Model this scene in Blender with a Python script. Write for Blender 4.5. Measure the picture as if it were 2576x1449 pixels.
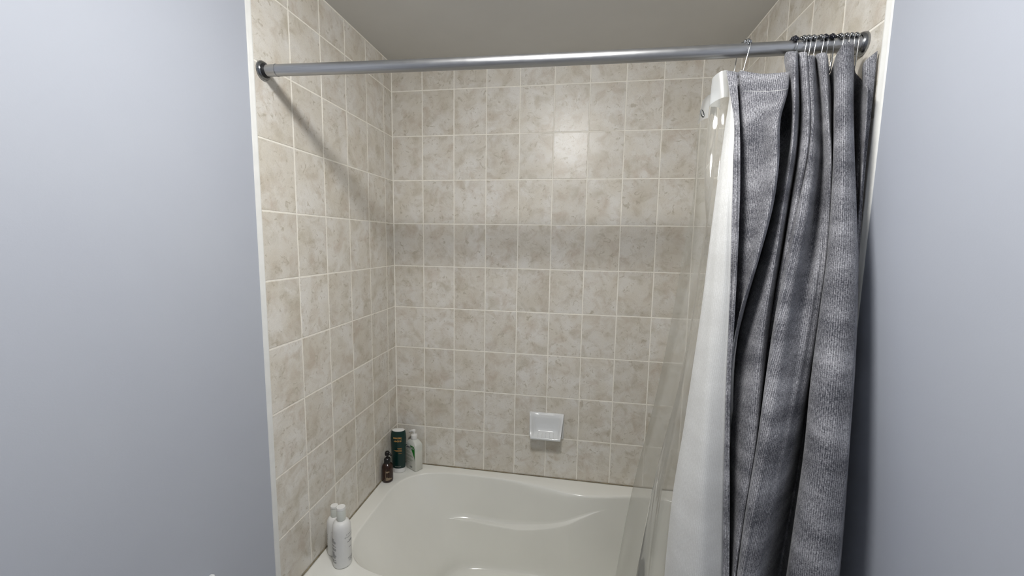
import bpy, bmesh, math, random
from mathutils import Matrix, Vector

for o in list(bpy.data.objects):
    bpy.data.objects.remove(o, do_unlink=True)
SC = bpy.context.scene
COL = SC.collection
random.seed(7)
PI = math.pi

# ------------------------------------------------------------ camera, world, exposure
RIM = 0.46                       # height of the tub rim above the floor (z of the layout below is measured from the rim)
ROOM_W = 1.5145                  # alcove width
CEIL = 1.9453                    # ceiling above the rim
LIGHT_AT = (0.79, -1.34, CEIL)   # ceiling light, just in front of the alcove
cam_data = bpy.data.cameras.new('camera')
cam_data.sensor_width = 36.0
cam_data.lens = 1032.05 * 36.0 / 2576.0
cam_data.clip_start = 0.02
cam = bpy.data.objects.new('camera', cam_data)
COL.objects.link(cam)
right = Vector((0.98637, 0.16373, 0.01574)); fwd = Vector((-0.16072, 0.98040, -0.11401))
fwd.normalize(); right = (right - fwd * right.dot(fwd)).normalized(); up = right.cross(fwd)
cam.matrix_world = Matrix(((right.x, up.x, -fwd.x, 0.89291), (right.y, up.y, -fwd.y, -1.88374),
                           (right.z, up.z, -fwd.z, 1.13837 + RIM), (0, 0, 0, 1)))
SC.camera = cam
world = bpy.data.worlds.new('world'); SC.world = world
world.use_nodes = True
world.node_tree.nodes['Background'].inputs[0].default_value = (0.5, 0.55, 0.6, 1)
world.node_tree.nodes['Background'].inputs[1].default_value = 0.0
LAMP_STRENGTH = 105.0
LAMP_COLOUR = (1.0, 0.985, 0.96)
SC.view_settings.view_transform = 'Standard'
SC.view_settings.look = 'None'
SC.view_settings.gamma = 1.0
SC.view_settings.use_curve_mapping = False
SC.view_settings.exposure = 0.22

# ------------------------------------------------------------ helpers
def srgb(r, g, b):
    f = lambda c: (c / 255 / 12.92) if c / 255 <= 0.04045 else ((c / 255 + 0.055) / 1.055) ** 2.4
    return (f(r), f(g), f(b), 1.0)

class NT:
    """small node-tree helper"""
    def __init__(self, name):
        self.m = bpy.data.materials.new(name); self.m.use_nodes = True
        self.t = self.m.node_tree; self.n = self.t.nodes; self.b = self.n['Principled BSDF']
        self.out = self.n['Material Output']
    def add(self, kind, **kw):
        nd = self.n.new(kind)
        for k, v in kw.items(): setattr(nd, k, v)
        return nd
    def link(self, a, b): self.t.links.new(a, b)
    def noise(self, vec, scale, detail=4, rough=0.5, dist=0.0):
        nd = self.add('ShaderNodeTexNoise')
        nd.inputs['Scale'].default_value = scale; nd.inputs['Detail'].default_value = detail
        nd.inputs['Roughness'].default_value = rough; nd.inputs['Distortion'].default_value = dist
        if vec is not None: self.link(vec, nd.inputs['Vector'])
        return nd.outputs['Fac']
    def ramp(self, fac, *stops):
        nd = self.add('ShaderNodeValToRGB'); e = nd.color_ramp.elements
        while len(e) < len(stops): e.new(0.5)
        for el, (p, c) in zip(e, stops): el.position = p; el.color = c
        self.link(fac, nd.inputs[0]); return nd.outputs[0]
    def mix(self, fac, a, b, mode='MIX'):
        nd = self.add('ShaderNodeMix', data_type='RGBA', blend_type=mode)
        for s, v in ((nd.inputs[0], fac), (nd.inputs[6], a), (nd.inputs[7], b)):
            if hasattr(v, 'is_output'): self.link(v, s)
            else: s.default_value = v
        return nd.outputs[2]
    def math(self, op, a, b=None, clamp=False):
        nd = self.add('ShaderNodeMath', operation=op, use_clamp=clamp)
        for s, v in zip(nd.inputs, (a, b)):
            if v is None: continue
            if hasattr(v, 'is_output'): self.link(v, s)
            else: s.default_value = v
        return nd.outputs[0]
    def mapping(self, vec, scale=(1, 1, 1)):
        nd = self.add('ShaderNodeMapping'); nd.inputs['Scale'].default_value = scale
        self.link(vec, nd.inputs['Vector']); return nd.outputs[0]
    def bump(self, h, strength, dist=0.001):
        nd = self.add('ShaderNodeBump'); nd.inputs['Strength'].default_value = strength
        nd.inputs['Distance'].default_value = dist
        self.link(h, nd.inputs['Height']); self.link(nd.outputs[0], self.b.inputs['Normal'])
    def obj(self): return self.add('ShaderNodeTexCoord').outputs['Object']
    def uv(self): return self.add('ShaderNodeTexCoord').outputs['UV']

def simple(name, col, rough=0.5, metal=0.0, spec=0.5, coat=0.0, var=0.06, vscale=25, bump=0.0, bscale=200):
    n = NT(name); c = n.obj()
    f = n.noise(c, vscale, 3)
    dark = tuple(x * (1 - var) for x in col[:3]) + (1,); lite = tuple(min(1, x * (1 + var)) for x in col[:3]) + (1,)
    n.link(n.ramp(f, (0.3, dark), (0.7, lite)), n.b.inputs['Base Color'])
    n.b.inputs['Roughness'].default_value = rough; n.b.inputs['Metallic'].default_value = metal
    n.b.inputs['Specular IOR Level'].default_value = spec; n.b.inputs['Coat Weight'].default_value = coat
    if bump: n.bump(n.noise(c, bscale, 2), bump)
    return n.m

def tag(o, label=None, cat=None, group=None, kind=None):
    for k, v in (('label', label), ('category', cat), ('group', group), ('kind', kind)):
        if v: o[k] = v
    return o

def link_mesh(name, me, mat=None, parent=None, smooth=False):
    o = bpy.data.objects.new(name, me); COL.objects.link(o)
    if mat is not None and not me.materials:
        for m in (mat if isinstance(mat, (list, tuple)) else [mat]): me.materials.append(m)
    if parent is not None: o.parent = parent
    if smooth:
        for p in me.polygons: p.use_smooth = True
    return o

def obj(name, bm, mat=None, parent=None, smooth=False, angle=None):
    me = bpy.data.meshes.new(name)
    bmesh.ops.recalc_face_normals(bm, faces=bm.faces[:])
    if angle is not None:
        for e in bm.edges:
            e.smooth = not (len(e.link_faces) == 2 and e.calc_face_angle(0) > math.radians(angle))
        smooth = True
    bm.to_mesh(me); bm.free()
    return link_mesh(name, me, mat, parent, smooth)

def empty(name, loc=(0, 0, 0), rz=0.0):
    o = bpy.data.objects.new(name, None); COL.objects.link(o)
    o.location = loc; o.rotation_euler = (0, 0, rz); o.empty_display_size = 0.05
    return o

def box(bm, x0, x1, y0, y1, z0, z1, bevel=0.0, seg=2):
    r = bmesh.ops.create_cube(bm, size=1.0)
    for v in r['verts']:
        v.co = Vector((x0 + (v.co.x + .5) * (x1 - x0), y0 + (v.co.y + .5) * (y1 - y0), z0 + (v.co.z + .5) * (z1 - z0)))
    if bevel:
        es = list({e for v in r['verts'] for e in v.link_edges})
        bmesh.ops.bevel(bm, geom=es, offset=bevel, segments=seg, profile=0.5, affect='EDGES')
    return bm

def boxo(name, dims, mat, parent=None, bevel=0.0, seg=2):
    bm = bmesh.new(); box(bm, *dims, bevel=bevel, seg=seg)
    return obj(name, bm, mat, parent, angle=35 if bevel else None)

def loft(bm, rings, cap=True, closed=True):
    """rings: list of lists of points, all the same length"""
    R = [[bm.verts.new(p) for p in r] for r in rings]; n = len(R[0])
    for a, b in zip(R, R[1:]):
        for i in range(n if closed else n - 1):
            j = (i + 1) % n
            bm.faces.new((a[i], a[j], b[j], b[i]))
    if cap:
        bm.faces.new(R[0][::-1]); bm.faces.new(R[-1])
    return R

def lathe(bm, prof, seg=28, sx=1.0, sy=1.0, cx=0, cy=0):
    """prof: (radius, z) pairs bottom to top"""
    return loft(bm, [[(cx + r * sx * math.cos(2 * PI * i / seg), cy + r * sy * math.sin(2 * PI * i / seg), z)
                      for i in range(seg)] for r, z in prof])

def tube(bm, pts, r, seg=8, cap=True):
    pts = [Vector(p) for p in pts]; rings = []; nrm = None
    for i, p in enumerate(pts):
        t = (pts[min(i + 1, len(pts) - 1)] - pts[max(i - 1, 0)]).normalized()
        if nrm is None:
            nrm = t.cross(Vector((0, 0, 1))) if abs(t.z) < .9 else t.cross(Vector((1, 0, 0)))
        nrm = (nrm - t * nrm.dot(t)).normalized(); b = t.cross(nrm)
        rr = r[i] if isinstance(r, (list, tuple)) else r
        rings.append([p + (nrm * math.cos(2 * PI * k / seg) + b * math.sin(2 * PI * k / seg)) * rr for k in range(seg)])
    loft(bm, rings, cap)
    return bm

def ball(bm, c, r, u=12, v=8):
    bmesh.ops.create_uvsphere(bm, u_segments=u, v_segments=v, radius=r, matrix=Matrix.Translation(c))

def catmull(P, n):
    """open Catmull-Rom through the points, n steps per span (centripetal)"""
    P = [Vector(p) for p in P]
    Q = [P[0] * 2 - P[1]] + P + [P[-1] * 2 - P[-2]]; out = []
    for i in range(1, len(Q) - 2):
        p0, p1, p2, p3 = Q[i - 1:i + 3]
        t0 = 0.0; t1 = t0 + max((p1 - p0).length, 1e-6) ** .5
        t2 = t1 + max((p2 - p1).length, 1e-6) ** .5; t3 = t2 + max((p3 - p2).length, 1e-6) ** .5
        for k in range(n):
            t = t1 + (t2 - t1) * k / n
            a1 = p0 * ((t1 - t) / (t1 - t0)) + p1 * ((t - t0) / (t1 - t0))
            a2 = p1 * ((t2 - t) / (t2 - t1)) + p2 * ((t - t1) / (t2 - t1))
            a3 = p2 * ((t3 - t) / (t3 - t2)) + p3 * ((t - t2) / (t3 - t2))
            b1 = a1 * ((t2 - t) / (t2 - t0)) + a2 * ((t - t0) / (t2 - t0))
            b2 = a2 * ((t3 - t) / (t3 - t1)) + a3 * ((t - t1) / (t3 - t1))
            out.append(b1 * ((t2 - t) / (t2 - t1)) + b2 * ((t - t1) / (t2 - t1)))
    out.append(P[-1].copy())
    return out

def smooth01(t):
    t = max(0.0, min(1.0, t)); return t * t * (3 - 2 * t)

def text_mesh(body, size, align='CENTER', bold=0.0):
    cu = bpy.data.curves.new('lettering', 'FONT'); cu.body = body; cu.size = size
    cu.align_x = align; cu.align_y = 'CENTER'; cu.offset = bold; cu.resolution_u = 3
    t = bpy.data.objects.new('lettering_source', cu); COL.objects.link(t)
    bpy.context.view_layer.update()
    dg = bpy.context.evaluated_depsgraph_get()
    me = bpy.data.meshes.new_from_object(t.evaluated_get(dg))
    bpy.data.objects.remove(t, do_unlink=True); bpy.data.curves.remove(cu)
    return me

# ------------------------------------------------------------ materials
def tile_material():
    n = NT('glazed_beige_tile')
    co = n.obj(); rnd = n.add('ShaderNodeObjectInfo').outputs['Random']
    off = n.add('ShaderNodeVectorMath', operation='ADD')
    comb = n.add('ShaderNodeCombineXYZ')
    for i, k in enumerate((37.0, 91.0, 53.0)): n.link(n.math('MULTIPLY', rnd, k), comb.inputs[i])
    n.link(co, off.inputs[0]); n.link(comb.outputs[0], off.inputs[1]); v = off.outputs[0]
    base = n.ramp(n.noise(v, 9, 3, .5), (0.35, srgb(221, 215, 203)), (0.65, srgb(232, 229, 223)))
    tan = n.ramp(n.noise(v, 17, 6, .62, .5), (0.46, (0, 0, 0, 1)), (0.69, (.74, .74, .74, 1)))
    tancol = n.ramp(n.noise(v, 12, 2), (0.4, srgb(192, 184, 166)), (0.6, srgb(200, 187, 171)))
    c = n.mix(tan, base, tancol)
    spots = n.ramp(n.noise(v, 42, 5, .6, 1.2), (0.58, (0, 0, 0, 1)), (0.68, (.7, .7, .7, 1)))
    c = n.mix(spots, c, srgb(184, 176, 158))
    veins = n.ramp(n.noise(v, 85, 6, .7, 2.0), (0.60, (0, 0, 0, 1)), (0.74, (.48, .48, .48, 1)))
    c = n.mix(veins, c, srgb(160, 151, 134))
    grain = n.ramp(n.noise(v, 420, 2), (0.3, (.93, .93, .93, 1)), (0.7, (1.04, 1.04, 1.04, 1)))
    c = n.mix(1.0, c, grain, 'MULTIPLY')
    tint = n.ramp(rnd, (0.0, (.94, .935, .925, 1)), (1.0, (1.02, 1.02, 1.02, 1)))
    c = n.mix(1.0, c, tint, 'MULTIPLY')
    n.link(c, n.b.inputs['Base Color'])
    n.b.inputs['Roughness'].default_value = 0.34
    n.b.inputs['Specular IOR Level'].default_value = 0.5
    n.bump(n.noise(v, 30, 4), 0.12, 0.002)
    return n.m

def fabric_material(name, dark, lite, rough=0.95, contrast=1.0):
    n = NT(name); uv = n.uv()
    warp = n.noise(n.mapping(uv, (640, 130, 1)), 1.0, 3, .6)
    weft = n.noise(n.mapping(uv, (210, 780, 1)), 1.0, 3, .6)
    fuzz = n.noise(n.mapping(uv, (520, 520, 1)), 1.0, 4, .7)
    cloud = n.noise(n.mapping(uv, (6, 15, 1)), 1.0, 3, .55)
    rib = n.add('ShaderNodeTexWave', wave_type='BANDS', bands_direction='X')
    rib.inputs['Scale'].default_value = 1.0; rib.inputs['Distortion'].default_value = 1.5
    n.link(n.mapping(uv, (80, 4, 1)), rib.inputs['Vector'])
    s = n.math('ADD', n.math('MULTIPLY', warp, .26), n.math('MULTIPLY', weft, .22))
    s = n.math('ADD', s, n.math('MULTIPLY', fuzz, .22))
    s = n.math('ADD', s, n.math('MULTIPLY', cloud, .25))
    s = n.math('ADD', s, n.math('MULTIPLY', n.math('SUBTRACT', rib.outputs['Fac'], .5), .05))
    lo = .5 - .085 / contrast; hi = .5 + .085 / contrast
    c = n.ramp(s, (lo, dark), (.5, tuple((a * .62 + b * .38) for a, b in zip(dark, lite))), (hi, lite))
    n.link(c, n.b.inputs['Base Color'])
    n.b.inputs['Roughness'].default_value = rough
    n.b.inputs['Specular IOR Level'].default_value = 0.15
    n.b.inputs['Sheen Weight'].default_value = 0.15
    n.bump(s, 0.5, 0.0012)
    return n.m

def plastic_film():
    n = NT('clear_vinyl'); uv = n.uv()
    tr = n.add('ShaderNodeBsdfTransparent'); tr.inputs[0].default_value = (.97, .97, .96, 1)
    df = n.add('ShaderNodeBsdfDiffuse'); df.inputs[0].default_value = srgb(226, 226, 220)
    tl = n.add('ShaderNodeBsdfTranslucent'); tl.inputs[0].default_value = srgb(226, 226, 218)
    gl = n.add('ShaderNodeBsdfGlossy'); gl.inputs[0].default_value = (1, 1, 1, 1); gl.inputs['Roughness'].default_value = 0.06
    body = n.add('ShaderNodeMixShader'); body.inputs[0].default_value = 0.4
    n.link(df.outputs[0], body.inputs[1]); n.link(tl.outputs[0], body.inputs[2])
    haze = n.add('ShaderNodeMixShader')
    sep = n.add('ShaderNodeSeparateXYZ'); n.link(uv, sep.inputs[0])
    # soap film builds up towards the hem: a stain of the liner itself
    film = n.math('MULTIPLY', n.math('SUBTRACT', 1.0, sep.outputs[1]), 0.30)
    cloud = n.math('MULTIPLY', n.noise(n.mapping(uv, (6, 3, 1)), 1.0, 3), 0.16)
    n.link(n.math('ADD', n.math('ADD', film, cloud), 0.17, True), haze.inputs[0])
    n.link(tr.outputs[0], haze.inputs[1]); n.link(body.outputs[0], haze.inputs[2])
    fr = n.add('ShaderNodeFresnel'); fr.inputs[0].default_value = 1.52
    top = n.add('ShaderNodeMixShader'); n.link(fr.outputs[0], top.inputs[0])
    n.link(haze.outputs[0], top.inputs[1]); n.link(gl.outputs[0], top.inputs[2])
    bp = n.add('ShaderNodeBump'); bp.inputs['Strength'].default_value = .14; bp.inputs['Distance'].default_value = .002
    n.link(n.noise(n.mapping(uv, (60, 9, 1)), 1.0, 3), bp.inputs['Height'])
    n.link(bp.outputs[0], gl.inputs['Normal'])
    n.link(top.outputs[0], n.out.inputs['Surface'])
    return n.m

def brushed_metal(name, col, rough):
    n = NT(name); co = n.obj()
    s = n.noise(n.mapping(co, (3, 260, 260)), 1.0, 4, .6)
    d = n.noise(co, 40, 4)
    n.link(n.ramp(s, (.3, tuple(x * .8 for x in col[:3]) + (1,)), (.7, col)), n.b.inputs['Base Color'])
    n.b.inputs['Metallic'].default_value = 1.0
    n.link(n.math('ADD', n.math('MULTIPLY', d, .15), rough - .07), n.b.inputs['Roughness'])
    n.bump(s, .15, .0005)
    return n.m

def paint_material():
    n = NT('pale_blue_grey_wall_paint'); co = n.obj()
    n.link(n.ramp(n.noise(co, 3, 3), (.3, srgb(182, 187, 198)), (.7, srgb(185, 190, 200))), n.b.inputs['Base Color'])
    n.b.inputs['Roughness'].default_value = 0.62
    n.b.inputs['Specular IOR Level'].default_value = 0.3
    n.bump(n.noise(co, 260, 3, .6), 0.10, 0.001)
    return n.m

M = dict(
    tile=tile_material(), paint=paint_material(),
    grout=simple('cream_grout', srgb(247, 243, 233), .85, var=.05, vscale=60),
    dirt=simple('dark_mouldy_sealant', srgb(146, 134, 110), .8, var=.45, vscale=30),
    trim=simple('white_sealed_tile_edge', srgb(232, 232, 228), .45, var=.03),
    ceil=simple('matt_ceiling_paint', srgb(213, 212, 208), .9, var=.02, vscale=6, bump=.1, bscale=300),
    floor=simple('grey_floor_tile', srgb(190, 186, 178), .4, var=.1),
    acrylic=simple('white_bath_acrylic', srgb(240, 240, 234), .16, spec=.5, coat=.2, var=.015, vscale=5),
    ceramic=simple('white_glazed_ceramic', srgb(228, 230, 231), .12, spec=.6, coat=.4, var=.015),
    fabric=fabric_material('grey_heather_fabric', srgb(66, 67, 74), srgb(201, 201, 206)),
    lining=fabric_material('white_fabric_back', srgb(196, 196, 194), srgb(226, 227, 226), contrast=.7),
    vinyl=plastic_film(),
    vinyl_hem=None,
    rod=brushed_metal('brushed_aluminium', (.50, .505, .515, 1), .36),
    chrome=brushed_metal('dark_chrome', (.36, .37, .38, 1), .16),
    cup=simple('black_rubber_cup', srgb(26, 26, 28), .45, var=.1),
    wire=brushed_metal('bright_wire', (.72, .72, .72, 1), .2),
    black=simple('navy_black_bead', srgb(18, 19, 30), .2, spec=.6, var=.1),
    amber=simple('dark_amber_plastic', srgb(44, 20, 9), .18, spec=.5, var=.08),
    pumpblack=simple('black_pump_plastic', srgb(17, 16, 17), .3, var=.1),
    green=simple('deep_green_plastic', srgb(6, 46, 42), .35, var=.08),
    whitep=simple('white_bottle_plastic', srgb(232, 232, 230), .38, var=.015),
    milky=simple('milky_bottle_plastic', srgb(218, 221, 214), .33, var=.02),
    milkfill=simple('cream_cleanser_body', srgb(226, 226, 218), .35, var=.015),
    gold=simple('gold_print', srgb(198, 152, 88), .5, var=.05),
    ink=simple('dark_grey_print', srgb(74, 76, 80), .6, var=.05),
    navy=simple('navy_print', srgb(30, 34, 52), .6, var=.05),
    leaf=simple('green_print', srgb(22, 122, 34), .5, var=.05),
    pale=simple('pale_print', srgb(196, 194, 188), .5, var=.05),
    paleamber=simple('cream_print', srgb(186, 168, 140), .5, var=.05),
    mint=simple('faint_green_print', srgb(150, 164, 138), .6, var=.05),
)
n = NT('milky_vinyl_hem')
n.b.inputs['Base Color'].default_value = srgb(222, 226, 228)
n.b.inputs['Roughness'].default_value = .2
tr = n.add('ShaderNodeBsdfTransparent'); mx = n.add('ShaderNodeMixShader')
hz = n.math('ADD', n.math('MULTIPLY', n.noise(n.mapping(n.uv(), (9, 2, 1)), 1, 2), .10), .36)
n.link(hz, mx.inputs[0]); n.link(tr.outputs[0], mx.inputs[1]); n.link(n.b.outputs[0], mx.inputs[2])
n.link(mx.outputs[0], n.out.inputs['Surface'])
M['vinyl_hem'] = n.m
n = NT('lit_frosted_glass')
n.b.inputs['Base Color'].default_value = (.9, .9, .9, 1)
n.b.inputs['Emission Color'].default_value = LAMP_COLOUR + (1,)
n.b.inputs['Emission Strength'].default_value = LAMP_STRENGTH
M['lamp'] = n.m

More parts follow.
